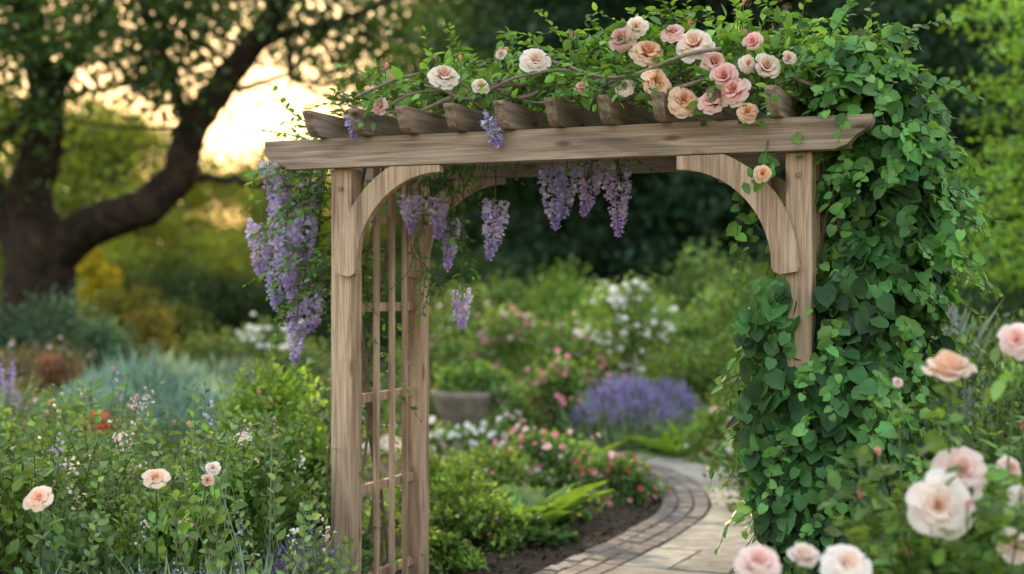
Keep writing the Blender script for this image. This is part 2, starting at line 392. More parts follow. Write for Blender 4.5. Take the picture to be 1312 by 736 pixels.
for t in (0,W):
    for z in (.14,.56,.985,1.41,1.83):
        n+=1; box('trellis_rung_%d'%n,t-.016,t+.016,hp-.01,D-hp+.01,z,z+.042,W_Z,.003)
    for q in (.24,.40,.54):
        n+=1; box('trellis_slat_%d'%n,t-.010+.029,t+.010+.029,q-.016,q+.016,.05,ZB+.08,W_Z,.002)
for (t,z) in ((W,1.97),(W,1.62),(0,1.97)):
    bpy.ops.mesh.primitive_cylinder_add(radius=.011,depth=.012,vertices=20); o=bpy.context.object; o.name='wood_plug'; o.parent=ARB
    o.location=(t,-hp-.003,z); o.rotation_euler=(R(90),0,0); o.data.materials.append(W_Y)

# ---------------------------------------------------------------- climbing rose over the roof
G1=(.085,.185,.045); G2=(.13,.25,.055); G3=(.045,.12,.035)
cr=B()
def htop(t): return np.interp(t,[-.15,.1,.35,.6,.8,1.2,1.6,2.0,2.25,2.5],[.03,.07,.2,.22,.17,.3,.36,.32,.24,.1])
n=2700
t=np.concatenate([rng.uniform(.9,2.4,int(n*.72)),rng.uniform(0.1,.95,n-int(n*.72))]); s_=rng.uniform(-.1,.85,n); zz=2.33+htop(t)*rng.random(n)**1.1*(1-.6*((s_-.3)/.7)**2)
lump=.5+.5*np.sin(t*9)*np.sin(s_*8+1)
keep=rng.random(n)<.45+.55*lump; t,s_,zz=t[keep],s_[keep],zz[keep]
P=O+U*t[:,None]+Vv*s_[:,None]+A([0,0,1])*zz[:,None]
colmix=A(G1)[None]*(1-rng.random((len(t),1)))+A(G2)[None]*rng.random((len(t),1))*.9
cloud(cr,P,.058,T6,d=(0,-.4,.3),nrm=(0,-.3,.9),dr=.8,nr=.6,col=colmix+A([.01,.03,.01]),cv=.28)
for i in range(320):
    t=rng.uniform(-.05,2.35); s0=rng.uniform(-.05,.8); h=htop(t)
    if t<.9 and rng.random()<.3: continue
    p=aw(t,s0,2.32+h*rng.uniform(.3,.95)); a=rng.uniform(0,6.28)
    d=A([math.cos(a),math.sin(a)*.8,rng.uniform(.0,.9)])
    sprig(cr,p,d,rng.uniform(.16,.34),rng.integers(9,15),rng.uniform(.045,.068),col=tuple(A(G1)*rng.uniform(.7,1.7)+A([.02,.03,0])*rng.random()),droop=rng.uniform(.1,.6))
for t in list(rng.uniform(1.0,2.2,18))+list(rng.uniform(.1,.8,3)):
    p=aw(t,-.12,2.34+rng.uniform(0,.1)); sprig(cr,p,(rng.uniform(-.5,.5),-.9,.25),rng.uniform(.12,.22),11,.052,col=tuple(A(G1)*rng.uniform(.8,1.5)),droop=rng.uniform(.4,1.1))
for (t,h,L) in ((.35,.12,.35),(.62,.2,.3),(1.05,.25,.28),(1.5,.35,.2),(2.05,.3,.3),(2.3,.22,.35),(.2,.08,.25),(1.8,.34,.2),(.5,.18,.3)):
    sprig(cr,aw(t,.1,2.3+h),(rng.uniform(-.6,.5),-.1,.9),L,13,.045,col=G2,droop=.25,wig=.15)
for i in range(30):
    t0=rng.uniform(-.1,1.4); L=rng.uniform(.5,1.1); pts=[]
    s0=rng.uniform(-.15,.6); ph=rng.random()*6
    for q in np.linspace(0,1,10): pts.append(aw(t0+L*q,s0+.08*math.sin(q*5+ph),2.34+rng.uniform(0,.02)+.05*math.sin(q*7+ph)+.04*(i%3)))
    tube(cr,crom(pts,3),rng.uniform(.004,.009),(.22,.17,.12),5)
PE=dict(cin=(.88,.38,.16),cout=(.93,.68,.50)); PK=dict(cin=(.87,.38,.30),cout=(.93,.66,.61)); CRM=dict(cin=(.90,.58,.38),cout=(.94,.83,.75))
roses=[(687,77,17,CRM),(569,98,17,CRM),(616,110,10,CRM),(797,50,15,PK),(815,34,12,CRM),(830,68,19,PE),(890,57,21,CRM),(862,41,13,PK),(841,105,18,PE),(876,129,18,PE),
(912,131,15,PK),(940,117,18,PK),(928,99,16,PK),(981,86,16,CRM),(958,144,12,PE),(915,80,15,PK),(958,82,11,CRM),(977,223,10,PE),(800,112,11,CRM),(965,55,12,PK),(487,136,10,PK),(642,70,7,CRM),(1010,75,9,CRM),(745,112,8,PK)]
for (u,v,r,c) in roses:
    kx=(u-656)/FX; s0=-.21 if v>90 else -.13
    t=( -O[0]-Vv[0]*s0+kx*(O[1]+Vv[1]*s0))/(U[0]-kx*U[1]); p=O+U*t+Vv*s0; d=p[1]
    p=A([p[0],p[1],hz(v,d)])
    rose(cr,p,r/FX*d*1.18,(random.uniform(-.6,.4),-1,random.uniform(.0,.8)),**c)
    stem_to=aw(t,.08,2.33); tube(cr,[p,(p+stem_to)/2+A([0,0,.01]),stem_to],.0035,(.10,.14,.05),4)
    cloud(cr,np.repeat(p[None],7,0)+rng.normal(size=(7,3))*.02+A([0,.04,-.015]),.055,T6,d=(0,.1,-.1),nrm=(0,-1,.3),dr=1,nr=.4,col=G1)
for i in range(14):
    t=rng.uniform(.2,2.2); p=aw(t,rng.uniform(-.15,.1),2.36+htop(t)*rng.uniform(.5,1.1)); rose(cr,p,.03,(rng.normal()*.4,-.3,1),(.85,.4,.32),(.88,.55,.45),BUD)
    tube(cr,[p,p-A([0,-.02,.1])],.002,(.10,.15,.05),4)
cr.obj('climbing_rose')

# ---------------------------------------------------------------- climber on the right side
iv=B()
zk=[0,.25,.4,.6,.9,1.2,1.45,1.6,1.8,2.2,2.4,2.55]
lk=[2.08,2.04,2.0,1.9,1.79,1.80,1.90,2.12,2.16,2.14,2.05,2.1]
rk=[2.2,2.22,2.24,2.34,2.44,2.53,2.56,2.58,2.60,2.56,2.44,2.3]
fk=[.1,-.02,-.08,-.12,-.16,-.10,.0,.06,.06,-.02,-.05,.1]
n=9500
z=rng.random(n)*2.5; a=rng.random(n)*6.283
l=np.interp(z,zk,lk); r=np.interp(z,zk,rk); f=np.interp(z,zk,fk); bk=.88
lump=.14*np.sin(a*3+z*5)+.12*np.sin(a*5-z*9)+.08*np.sin(z*17+a)
rad=(rng.random(n)**.3)*(.92+lump)
t=(l+r)/2+(r-l)/2*np.cos(a)*rad; s_=(f+bk)/2+(bk-f)/2*np.sin(a)*rad
P=O+U*t[:,None]+Vv*s_[:,None]+A([0,0,1])*z[:,None]
out=U*np.cos(a)[:,None]+Vv*np.sin(a)[:,None]
patch=(1+.35*np.sin(t*14+z*6)+.3*np.sin(z*13-s_*9))[:,None]
cloud(iv,P,.069,TI,d=out*.45+A([0,0,-.75]),nrm=out+A([0,0,.45]),dr=.5,nr=.5,col=A([.05,.13,.045])*patch,cv=.34)
def curtain(m,t0,t1,s0,s1,z0,z1,ragged=0):
    z=rng.uniform(z0,z1,m); t=rng.uniform(t0,t1,m); s_=rng.uniform(s0,s1,m)
    k=(z<z1-ragged*(.5+.5*np.sin(t*21+1)))&(t>np.interp(z,[.15,.4,.6,.9],[2.08,2.01,1.93,1.84])); z,t,s_=z[k],t[k],s_[k]
    cloud(iv,O+U*t[:,None]+Vv*s_[:,None]+A([0,0,1])*z[:,None],.066,TI,d=-Vv*.3+A([0,0,-.8]),nrm=-Vv+A([0,0,.4]),dr=.5,nr=.5,col=A([.055,.14,.048])*(1+.35*np.sin(z*11+t*9))[:,None],cv=.34)
curtain(640,1.84,2.4,-.19,-.07,.15,1.22,.14)
curtain(380,1.86,2.05,-.17,-.02,.3,1.56,.14)
curtain(360,2.17,2.4,-.1,.05,.6,1.6,.1)
curtain(800,2.17,2.45,.05,.65,1.5,2.45)
for i in range(270):
    z0=rng.uniform(.3,2.5); a=rng.choice([rng.uniform(-2.6,.3),rng.uniform(0,6.28)]); l,r,f=(np.interp(z0,zk,q) for q in (lk,rk,fk))
    t0=(l+r)/2+(r-l)/2*math.cos(a)*.95; s0=(f+bk)/2+(bk-f)/2*math.sin(a)*.95
    o=U*math.cos(a)+Vv*math.sin(a)
    sprig(iv,aw(t0,s0,z0),o+A([0,0,rng.uniform(-.2,.8)]),rng.uniform(.1,.26),8,.058,col=tuple(A([.08,.185,.05])*rng.uniform(.7,1.8)),droop=rng.uniform(.4,1.2),T=TI,up=tuple(o+A([0,0,.5])))
for i in range(14):
    t0=rng.uniform(2.1,2.3); s0=rng.uniform(.1,.7); pts=[aw(t0+.06*math.sin(q*4+i),s0+.05*math.cos(q*3+i),q) for q in np.linspace(0,2.3,12)]
    tube(iv,crom(pts,3),rng.uniform(.006,.012),(.13,.10,.07),6)
for (t,s0,z,d,L) in ((1.85,.1,2.02,(-.2,-.2,-1),.38),(1.95,.4,1.95,(-.3,0,-1),.5),(1.8,.5,2.0,(-.3,0,-1),.4),(1.9,.5,1.7,(-.5,0,-1),.4),(2.35,.1,2.5,(.9,-.3,.6),.35),(2.45,.1,2.3,(1,-.3,.2),.3),(2.5,.2,2.0,(1,-.4,-.2),.25),(2.5,.2,1.7,(1,-.4,-.2),.22),(1.9,.0,2.2,(.1,-1,-.9),.2),(2.2,-.1,2.5,(.4,-.3,1),.3)):
    sprig(iv,aw(t,s0,z),d,L,14,.055,col=(.09,.21,.05),droop=.3,T=TI,up=(0,-.7,.5))
iv.obj('climbing_vine')

# ---------------------------------------------------------------- wisteria
ws=B()
for i in range(80):
    z0=rng.uniform(1.45,2.3); p=aw(rng.uniform(-.35,-.08),rng.uniform(0,.5),z0); a=rng.uniform(2.2,4.6)
    sprig(ws,p,(math.cos(a),math.sin(a)*.5,rng.uniform(-.3,.7)),rng.uniform(.14,.3),12,.052,col=tuple(A(G1)*rng.uniform(.8,1.6)),droop=rng.uniform(.3,1))
for i in range(60):
    z0=rng.uniform(.5,1.7); p=aw(rng.uniform(-.22,-.06),rng.uniform(0,.6),z0); a=rng.uniform(0,6.28)
    sprig(ws,p,(math.cos(a),math.sin(a),rng.uniform(-.5,.5)),rng.uniform(.12,.24),10,.05,col=tuple(A(G1)*rng.uniform(.7,1.4)),droop=rng.uniform(.3,1))
sprig(ws,aw(-.2,0,2.28),(-.5,-.2,.8),.32,14,.045,col=G2); sprig(ws,aw(-.25,.1,2.2),(-.9,-.2,.5),.3,14,.045,col=G2)
for (t,s,z,L,r) in ((-.52,.2,2.14,.18,.05),(-.42,.15,2.12,.20,.05),(-.36,.3,2.08,.22,.05),(-.49,.25,1.95,.26,.06),(-.40,.15,1.98,.32,.065),(-.33,.2,1.92,.26,.055),(-.55,.15,1.84,.24,.055),(-.45,.3,1.84,.28,.06),(-.38,.1,1.80,.30,.055),(-.50,.2,1.72,.28,.05),
    (-.28,.1,1.86,.2,.05),(-.30,.25,1.66,.18,.04),(-.38,.2,1.60,.26,.045),(-.26,.15,1.48,.16,.035),(-.32,.1,1.36,.18,.035),
    (.61,.3,1.93,.26,.055),(.89,.3,2.07,.27,.05),(.94,.36,2.06,.2,.04),(1.08,.3,2.08,.22,.045),(1.20,.3,2.05,.28,.05),
    (.79,-.16,2.26,.13,.03),(.32,.45,1.85,.22,.035),(.30,.35,1.95,.18,.035),(.40,.4,1.50,.16,.035),(.18,.3,1.95,.16,.04),(.1,-.1,2.3,.1,.03)):
    raceme(ws,aw(t,s,z),L*1.05,r,n=int(70+460*L),col=(.50+.08*random.random(),.42+.06*random.random(),.74))
    tube(ws,[aw(t,s,z),aw(t+(.05 if t<0 else 0),s+.02,max(z+.1,2.2))],.003,(.12,.12,.07),4)
for i in range(26):
    t=rng.choice([.6,.9,1.1,.45])+rng.normal()*.07; sprig(ws,aw(t,.3,2.2),(rng.normal()*.5,rng.normal()*.5,-.6),.2,9,.05,col=G1,droop=.3)
for z in (1.9,1.75,1.6,1.55): sprig(ws,aw(.40,.4,z),(rng.normal()*.5,rng.normal()*.5,-.4),.14,8,.045,col=G1,droop=.3)
for i in range(22):
    sprig(ws,aw(.12+rng.random()*.22,.4,rng.uniform(1.6,2.15)),(rng.normal()*.4+.2,rng.normal()*.3,-.8),.22,10,.045,col=tuple(A(G1)*rng.uniform(.7,1.2)),droop=.2)
for i in range(6):
    pts=[aw(-.09-.05*math.sin(q*3+i),.1+.08*i+.04*math.cos(q*4+i),q) for q in np.linspace(0,2.3,12)]
    tube(ws,crom(pts,3),.008+.004*(i%2),(.17,.13,.09),6)
ws.obj('wisteria')

# ---------------------------------------------------------------- big old tree (left)
def P3(u,v,d): return A([bx(u,d),d,hz(v,d)])
ok=B(); oc=(.05,.04,.03)
def limb(pts,r0,r1,sides=12):
    C=crom([P3(*p) for p in pts],5); tube(ok,C+rng.normal(size=C.shape)*.02,np.linspace(r0,r1,len(C)),oc,sides,STEM); return C
tr=crom([P3(50,560,22),P3(50,480,22),P3(50,400,22),P3(52,345,22),P3(58,290,22)],5); rr=np.interp(np.linspace(0,1,len(tr)),[0,.15,.4,1],[.95,.75,.58,.5]); tube(ok,tr,rr,oc,16)
L_=[limb([(60,320,22),(38,265,22),(50,200,21.8),(60,150,21.7),(45,70,21.5),(25,-40,21)],.42,.16),
 limb([(70,325,22),(120,290,21.6),(185,265,21.2),(228,225,21),(243,175,20.8),(275,120,20.5),(318,65,20.3),(350,15,20),(380,-60,19.5)],.34,.13),
 limb([(40,340,22),(8,280,22.3),(-30,210,22.6),(-90,100,23)],.32,.14),
 limb([(232,225,21),(290,231,20.5),(345,235,20),(420,210,19.5)],.07,.03,8),
 limb([(60,155,21.7),(90,80,22),(130,20,22.5),(160,-50,23)],.17,.08),
 limb([(245,170,20.8),(222,110,21.2),(205,60,21.5),(180,0,22)],.11,.05,8),
 limb([(318,65,20.3),(380,40,20),(440,25,19.6),(500,0,19)],.08,.03,8),
 limb([(-30,210,22.6),(30,150,23),(100,120,23.5),(170,110,24)],.10,.03,8),
 limb([(275,120,20.5),(320,110,21),(370,95,21.5)],.06,.03,8)]
cl=[]
gaps=[(130,95,50,36),(290,140,45,60),(345,110,70,50),(400,150,60,50),(170,160,60,30),(285,70,35,30)]
while len(cl)<420:
    d=rng.uniform(18.5,26); u=rng.uniform(-160,560); v=rng.uniform(-120,230)
    dens=np.interp(v,[-120,60,110,230],[1,1,.4,.15])
    if u<60: dens=max(dens,.55)
    if u>370: dens*=.6
    for (gu,gv,ru,rv) in gaps:
        if ((u-gu)/ru)**2+((v-gv)/rv)**2<1.0: dens*=.12
    if v>150 and u>120: dens*=.25
    if rng.random()<dens: cl.append(P3(u,v,d))
cl=A(cl); n=30000; i=rng.integers(0,len(cl),n)
cc=A([.05,.10,.025])*(1+.35*rng.normal(size=(len(cl),1))).clip(.5,1.9)
cloud(ok,cl[i]+rng.normal(size=(n,3))*A([.34,.34,.2]),.13,T4,d=(0,0,-.2),nrm=(0,0,1),dr=1,nr=.6,col=cc[i])
for c in cl[::3]:
    allp=np.concatenate(L_); j=((allp-c)**2).sum(1).argmin(); q=allp[j]
    if np.linalg.norm(q-c)<4: tube(ok,[q,(q+c)/2+rng.normal(size=3)*.12,c],[.035,.02,.01],oc,5)
ok.obj('old_oak_tree',mats=[M_LEAF,M_PETAL,M_BARK])

# ---------------------------------------------------------------- background trees
def tree_mesh(name,h,w,z0,nc,n,ls,col,tr_r,shape='round'):
    b=B(); a=rng.random(nc)*6.283; q=rng.random(nc)
    if shape=='cone': rr=(1-q)**.8*w/2*(.55+.45*rng.random(nc))
    else: rr=np.sin(np.clip(q*.9+.1,0,1)*math.pi)**.6*w/2*(.5+.55*rng.random(nc))
    C=A([rr*np.cos(a),rr*np.sin(a),z0+q*(h-z0)]).T
    i=rng.integers(0,nc,n); cc=A(col)*(1+.3*rng.normal(size=(nc,1))).clip(.4,1.9)
    flat=.35 if shape=='cone' else .55
    cloud(b,C[i]+rng.normal(size=(n,3))*A([1,1,flat])*w*.085,ls,T4,d=(0,0,-.2),nrm=(0,0,1),dr=1,nr=.6,col=cc[i])
    tube(b,[(0,0,0),(.1,0,h*.35),(0,.1,h*.7),(0,0,h*.95)],[tr_r,tr_r*.75,tr_r*.4,.04],(.04,.03,.02),10)
    for j in range(0,nc,3):
        zz=C[j,2]*.8; tube(b,[(0,0,zz),C[j]*A([.5,.5,1])-A([0,0,.1]),C[j]],[.07,.05,.02],(.04,.03,.02),5)
    return b
mats_t=[M_LEAF,M_PETAL,M_BARK]
dt=tree_mesh('d',13,7.5,.8,150,30000,.19,(.042,.085,.032),.3).obj('broadleaf_tree',mats=mats_t,loc=(.5,34,0))
cf=tree_mesh('c',15,6.5,.6,170,32000,.17,(.026,.063,.034),.28,'cone').obj('conifer_tree',mats=mats_t,loc=(4.2,30,0))
for (x,y,r,s_) in ((2.2,36,1,1.0),(5.5,35,2,1.05),(9.5,31,3,.95),(12.5,35,4,1.1),(-.7,43,5,.95),(2.0,43,.6,1.05),(7.5,43,2.2,1.15),(15,42,1.2,1.2),(19,36,1.9,1.1),(-20,36,.3,.95),(-25,42,1,1.2),(-29,38,1,1.2),(25,42,1,1.2)):
    inst(dt,(x,y,0),r,s_)
for (x,y,r,s_) in ((1.6,31,1,.9),(7.2,27,2,.85),(10.8,28,3,.9),(14,30,.5,1),(-.6,39,2,.9),(3,40,.2,1.1),(11,39,1.1,1.2),(17,33,2,1.1)):
    inst(cf,(x,y,0),r,s_)
lt=tree_mesh('l',6.6,6.5,.3,110,20000,.17,(.19,.235,.035),.18).obj('sun_tinted_tree',mats=mats_t,loc=(-11.5,42,0))  # sunlight is put into the leaf colour as a yellow-green tint
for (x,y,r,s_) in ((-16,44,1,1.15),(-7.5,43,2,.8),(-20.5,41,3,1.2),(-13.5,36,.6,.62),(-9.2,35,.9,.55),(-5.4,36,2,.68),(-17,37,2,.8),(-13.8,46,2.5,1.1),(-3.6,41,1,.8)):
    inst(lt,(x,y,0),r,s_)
b=B(); n=26000; a=rng.uniform(R(-75),R(75),n); rr=rng.uniform(52,60,n); top=4.2+1.0*np.sin(a*13)+.8*np.sin(a*31)
cloud(b,A([rr*np.sin(a),rr*np.cos(a),rng.random(n)*top]).T,.55,T4,d=(0,0,-.2),dr=1,nr=.6,col=(.08,.12,.035)); b.obj('distant_trees')
b=B(); tx,ty=6.3,13.5
tube(b,[(tx,ty,0),(tx-.1,ty,1.5),(tx,ty+.1,3),(tx-.2,ty,5.4)],[.17,.14,.11,.05],(.05,.04,.03),10)
for (z,L) in ((1.7,1.9),(2.0,2.2),(2.35,2.3),(2.75,2.35),(3.1,2.2),(3.5,2.2),(3.9,2.3),(4.3,2.0),(4.8,1.5)):
    for q in range(9):
        a=q*.7+z*2+rng.random()*.5; LL=L*rng.uniform(.75,1.08)
        e=A([tx+math.cos(a)*LL,ty+math.sin(a)*LL,z+rng.uniform(-.1,.2)]); s0=A([tx,ty,z-.15])
        tube(b,[s0,(s0+e)/2+A([0,0,.12]),e],[.04,.025,.008],(.05,.04,.03),6)
        m=330; tq=rng.random(m)**.55; Pq=s0+(e-s0)*tq[:,None]+A([0,0,.3])*(tq*(1-tq))[:,None]+rng.normal(size=(m,3))*A([.17,.17,.06])
        cloud(b,Pq,.065,T6,d=(0,0,-.3),nrm=(0,0,1),dr=.8,nr=.35,col=A([.20,.38,.07])*rng.uniform(.75,1.15),cv=.2)
b.obj('spreading_maple_tree',mats=mats_t)

# ---------------------------------------------------------------- mid ground planting
PINK=((.80,.16,.26),(.86,.40,.48)); WHT=((.8,.74,.6),(.88,.87,.83)); CRE=((.85,.5,.3),(.9,.72,.58)); LPK=((.85,.48,.48),(.9,.72,.70)); RED=((.6,.06,.09),(.68,.12,.18))
def bp(name,u,vtop,d,w,n,ls,col,fl=[],**k): return bush(name,bx(u,d),d,max(.12,hz(vtop,d)),w,n,ls,col,fl,**k)
bp('blue_green_shrub',70,398,19,1.75,5200,.07,(.07,.12,.08)); bp('blue_green_shrub',-20,405,18,1.4,3600,.07,(.06,.11,.075)); bp('blue_green_shrub',125,420,18,1.0,2600,.07,(.07,.13,.085))
bp('clipped_hedge_shrub',160,385,25,1.9,4200,.09,(.15,.17,.04)); bp('clipped_hedge_shrub',225,400,24,1.9,4200,.09,(.09,.13,.04)); bp('clipped_hedge_shrub',30,380,27,2.6,4200,.1,(.11,.14,.03))
bp('golden_shrub',120,330,27,1.2,3000,.1,(.36,.34,.04)); bp('golden_shrub',195,392,22,1.0,2200,.08,(.20,.18,.04))
bp('evergreen_shrub',290,370,27,3.2,6000,.11,(.035,.07,.028)); bp('evergreen_shrub',380,345,28,3,6000,.11,(.035,.07,.03)); bp('evergreen_shrub',200,350,29,3,6000,.11,(.035,.065,.025))
bp('evergreen_shrub',600,330,25,3,6000,.11,(.035,.075,.034)); bp('evergreen_shrub',520,355,24,2.2,4500,.10,(.04,.08,.035)); bp('evergreen_shrub',1010,330,22,3,6000,.1,(.035,.08,.034))
bp('evergreen_shrub',1180,330,18,3,7000,.09,(.035,.075,.034)); bp('evergreen_shrub',1330,340,16,3,7000,.08,(.04,.08,.034))
bp('sedum_clump',40,452,15,1.5,3500,.05,(.17,.14,.085),[(26,.03,*LPK,RL)]); bp('sedum_clump',-40,470,12,1.2,2500,.045,(.13,.15,.06))
bp('white_flowering_shrub',345,432,18,1.7,4200,.06,(.08,.14,.06),[(80,.045,*WHT,RL)]); bp('white_flowering_shrub',400,440,15,1.1,3000,.05,(.08,.14,.06),[(26,.035,*WHT,RL)])
bp('garden_shrub',260,440,17,1.5,3500,.06,(.09,.14,.05)); bp('garden_shrub',60,520,10.5,1.3,4200,.045,(.08,.14,.055),[(10,.025,*LPK,RL)]); bp('garden_shrub',0,540,8.6,1.1,3600,.042,(.08,.15,.06))
bp('red_leaved_shrub',123,532,9.6,.40,1200,.034,(.30,.05,.055)); bp('red_leaved_shrub',70,470,14,.5,800,.05,(.16,.08,.055))
def spiky(name,x,y,w,dp,h,n,col,spike=None,L=.3,T=TBLADE,lean=.35,cnt_f=9,fr=.014):
    b=B(); a=rng.random(n)*6.283; r_=np.sqrt(rng.random(n)); px=np.cos(a)*r_*w/2; py=np.sin(a)*r_*dp/2
    hh=h*(1-.55*r_**2)*(.8+.3*rng.random(n))
    d=A([px/w*2*lean,py/dp*2*lean,np.ones(n)]).T
    base=A([px,py,np.maximum(0,hh-L)]).T
    cloud(b,base,L,T,d=d,nrm=(0,-1,.3),dr=.16,nr=.6,col=col,cv=.2)
    m=n; P2=A([px,py,hh*rng.random(m)]).T; cloud(b,P2,L*.35,T,d=d,nrm=(0,-1,.3),dr=.6,nr=.6,col=A(col)*.8,cv=.2)
    if spike is not None:
        k=int(n*.5); for_t=A([px,py,hh]).T[:k]; dd=d[:k]/np.linalg.norm(d[:k],axis=1,keepdims=True)
        for q in range(cnt_f):
            cloud(b,for_t+dd*(q*.014)+rng.normal(size=(k,3))*.006,fr*(1.25-.06*q),TP,d=(0,0,.3),nrm=(0,0,1),dr=1,nr=1,col=spike,cv=.22,mi=PETAL)
    return b.obj(name,loc=(x,y,0))
SIL=(.19,.30,.29)
spiky('silver_artemisia',bx(190,13.5),13.5,1.8,1.0,.86,4200,SIL,L=.3); spiky('silver_artemisia',bx(120,12.6),12.6,1.0,.7,.70,1900,SIL,L=.26); spiky('silver_artemisia',bx(265,13),13,.8,.7,.66,1600,SIL,L=.26)
spiky('silver_artemisia',bx(300,16),16,.8,.7,.75,1400,(.17,.25,.20),L=.3)
PUR=(.38,.30,.58)
spiky('lavender',bx(800,13.3),13.3,.95,.7,.62,1300,(.18,.25,.15),PUR,L=.3,fr=.022); spiky('lavender',bx(855,13.9),13.9,.7,.7,.55,900,(.18,.25,.15),PUR,L=.3,fr=.022)
spiky('lavender',bx(5,9.5),9.5,.4,.4,.92,300,(.14,.2,.12),PUR,L=.4,fr=.018); spiky('lavender',bx(910,16),16,.9,.7,.62,900,(.2,.27,.18),(.4,.36,.56),L=.3,fr=.022)
spiky('lavender',bx(1195,8),8,.45,.5,1.5,300,(.12,.18,.13),(.36,.34,.58),L=.5,fr=.014)
bp('pink_rose_bush',655,405,16.5,1.1,4600,.055,(.12,.20,.06),[(80,.038,*PINK,RL),(34,.045,*LPK,RL)]); bp('pink_rose_bush',590,385,18,1.3,4600,.06,(.12,.20,.065),[(30,.05,*WHT,RL),(34,.045,*LPK,RL)])
bp('pink_rose_bush',735,420,15.5,1.0,4200,.055,(.12,.21,.06),[(60,.036,*PINK,RL),(30,.036,*LPK,RL)]); bp('pink_rose_bush',715,470,13.6,.8,3200,.05,(.10,.18,.055),[(62,.03,*PINK,RL)])
bp('pink_rose_bush',775,470,14,.8,2600,.05,(.12,.20,.06),[(44,.03,*PINK,RL)]); bp('pink_rose_bush',650,500,12.9,.5,1600,.045,(.10,.18,.055),[(30,.028,*LPK,RL)])
bp('green_shrub',725,352,20,1.3,4600,.07,(.16,.27,.065)); bp('green_shrub',640,375,21,1.6,4600,.07,(.12,.20,.06)); bp('green_shrub',895,325,17,1.4,5200,.065,(.12,.21,.07)); bp('green_shrub',955,350,15,1.1,4600,.06,(.13,.22,.07))
bp('green_shrub',880,400,15.5,1.1,4200,.06,(.13,.22,.07)); bp('green_shrub',560,400,15,.8,2600,.055,(.09,.16,.05)); bp('green_shrub',920,440,14.5,1.1,3600,.055,(.14,.23,.07))
bp('green_shrub',860,455,15,.9,3000,.055,(.17,.25,.085)); bp('green_shrub',830,470,16,1,3000,.055,(.13,.20,.07)); bp('green_shrub',955,470,12.5,.8,3000,.05,(.12,.20,.06))
bp('white_rose_bush',925,520,12.3,.5,1500,.045,(.14,.23,.06),[(30,.032,*CRE,RL),(18,.034,*WHT,RL)]); bp('white_rose_bush',955,560,11.6,.5,1500,.045,(.10,.18,.055),[(8,.03,*WHT,RL)])
b=B(); x0,y0=bx(806,14),14.
tube(b,[(0,0,0),(.01,0,.5),(0,0,1.0),(0,0,1.3)],[.018,.015,.014,.01],(.13,.10,.07),7)
C=rng.normal(size=(50,3)); C/=np.linalg.norm(C,axis=1,keepdims=True); C=C*A([.40,.40,.36])*(.6+.4*rng.random((50,1)))+A([0,0,1.22])
i=rng.integers(0,50,3600); cloud(b,C[i]+rng.normal(size=(3600,3))*.07,.05,T6,d=(0,0,-.1),nrm=(0,-.3,1),dr=.8,nr=.6,col=A([.14,.24,.07])*(1+.2*rng.normal(size=(50,1)))[i])
for _ in range(170):
    c=C[rng.integers(0,50)]; o=c-A([0,0,1.22]); rose(b,A([c[0],-abs(c[1]) if rng.random()<.7 else c[1],c[2]])*1.0+o*.15+rng.normal(size=3)*.04,rng.uniform(.026,.044),(o[0],-.6,.6),*WHT,RL)
b.obj('standard_white_rose',loc=(x0,y0,0))
bp('low_white_flowers',590,545,12.4,.9,2400,.04,(.11,.18,.06),[(75,.033,*WHT,RL)],dp=.8); bp('low_white_flowers',655,550,12.1,.6,1500,.04,(.11,.18,.06),[(44,.033,*WHT,RL)])
bp('groundcover_rose',700,566,10.8,1.2,5200,.036,(.10,.19,.055),[(60,.021,*PINK,RL),(34,.024,*LPK,RL)],sprigs=24); bp('groundcover_rose',785,592,10.3,.75,3600,.035,(.085,.165,.05),[(26,.019,*RED,RL),(30,.021,*PINK,RL)],sprigs=20)
bp('groundcover_rose',620,584,10.2,1.0,4200,.036,(.11,.19,.05),[(18,.02,*PINK,RL)],sprigs=20)
bp('low_green_shrub',590,632,8.5,.75,4200,.036,(.13,.23,.05),[(5,.022,*PINK,RL)],sprigs=24,nc=50); bp('low_green_shrub',665,668,8.5,.62,3200,.036,(.075,.155,.05),sprigs=18,nc=40); bp('low_green_shrub',565,600,9.2,.8,3600,.038,(.14,.25,.06),sprigs=20,nc=46)
bp('low_green_shrub',700,640,9.4,.6,2600,.036,(.10,.18,.055),sprigs=14,nc=36)
bp('low_green_shrub',560,690,7.7,.45,2200,.036,(.11,.20,.05),sprigs=10,nc=30)
def rosette(name,x,y,n,L,T,col,el=.9,zb=0):
    b=B(); a=np.linspace(0,6.283*2.4,n)+rng.random(n)*.3; e=el*(.55+.6*rng.random(n))
    d=A([np.cos(a),np.sin(a),e*1.6]).T; cloud(b,A([np.cos(a)*.03,np.sin(a)*.03,np.full(n,zb)]).T,L,T,d=d,nrm=(0,0,1),dr=.08,nr=.1,col=col,cv=.18)
    return b.obj(name,loc=(x,y,0))
HC=(.15,.29,.06)
for (u,d,L) in ((765,11.0,.40),(792,11.2,.34),(738,11.2,.36)): rosette('hosta',bx(u,d),d,18,L,THOSTA,HC,1.3)
for (u,d,L) in ((690,8.8,.36),(660,9.0,.38),(640,8.8,.32)): rosette('hosta',bx(u,d),d,18,L,THOSTA,(.14,.27,.06),1.3)
for (u,d) in ((850,13),(880,13.1),(905,13.3),(865,12.7),(892,12.6),(925,13.4)): rosette('fern',bx(u,d),d,34,.40,TFERN,(.18,.32,.06),1.3)
for (u,d) in ((1000,12),(960,13)): rosette('fern',bx(u,d),d,34,.38,TFERN,(.14,.27,.05),1.2)
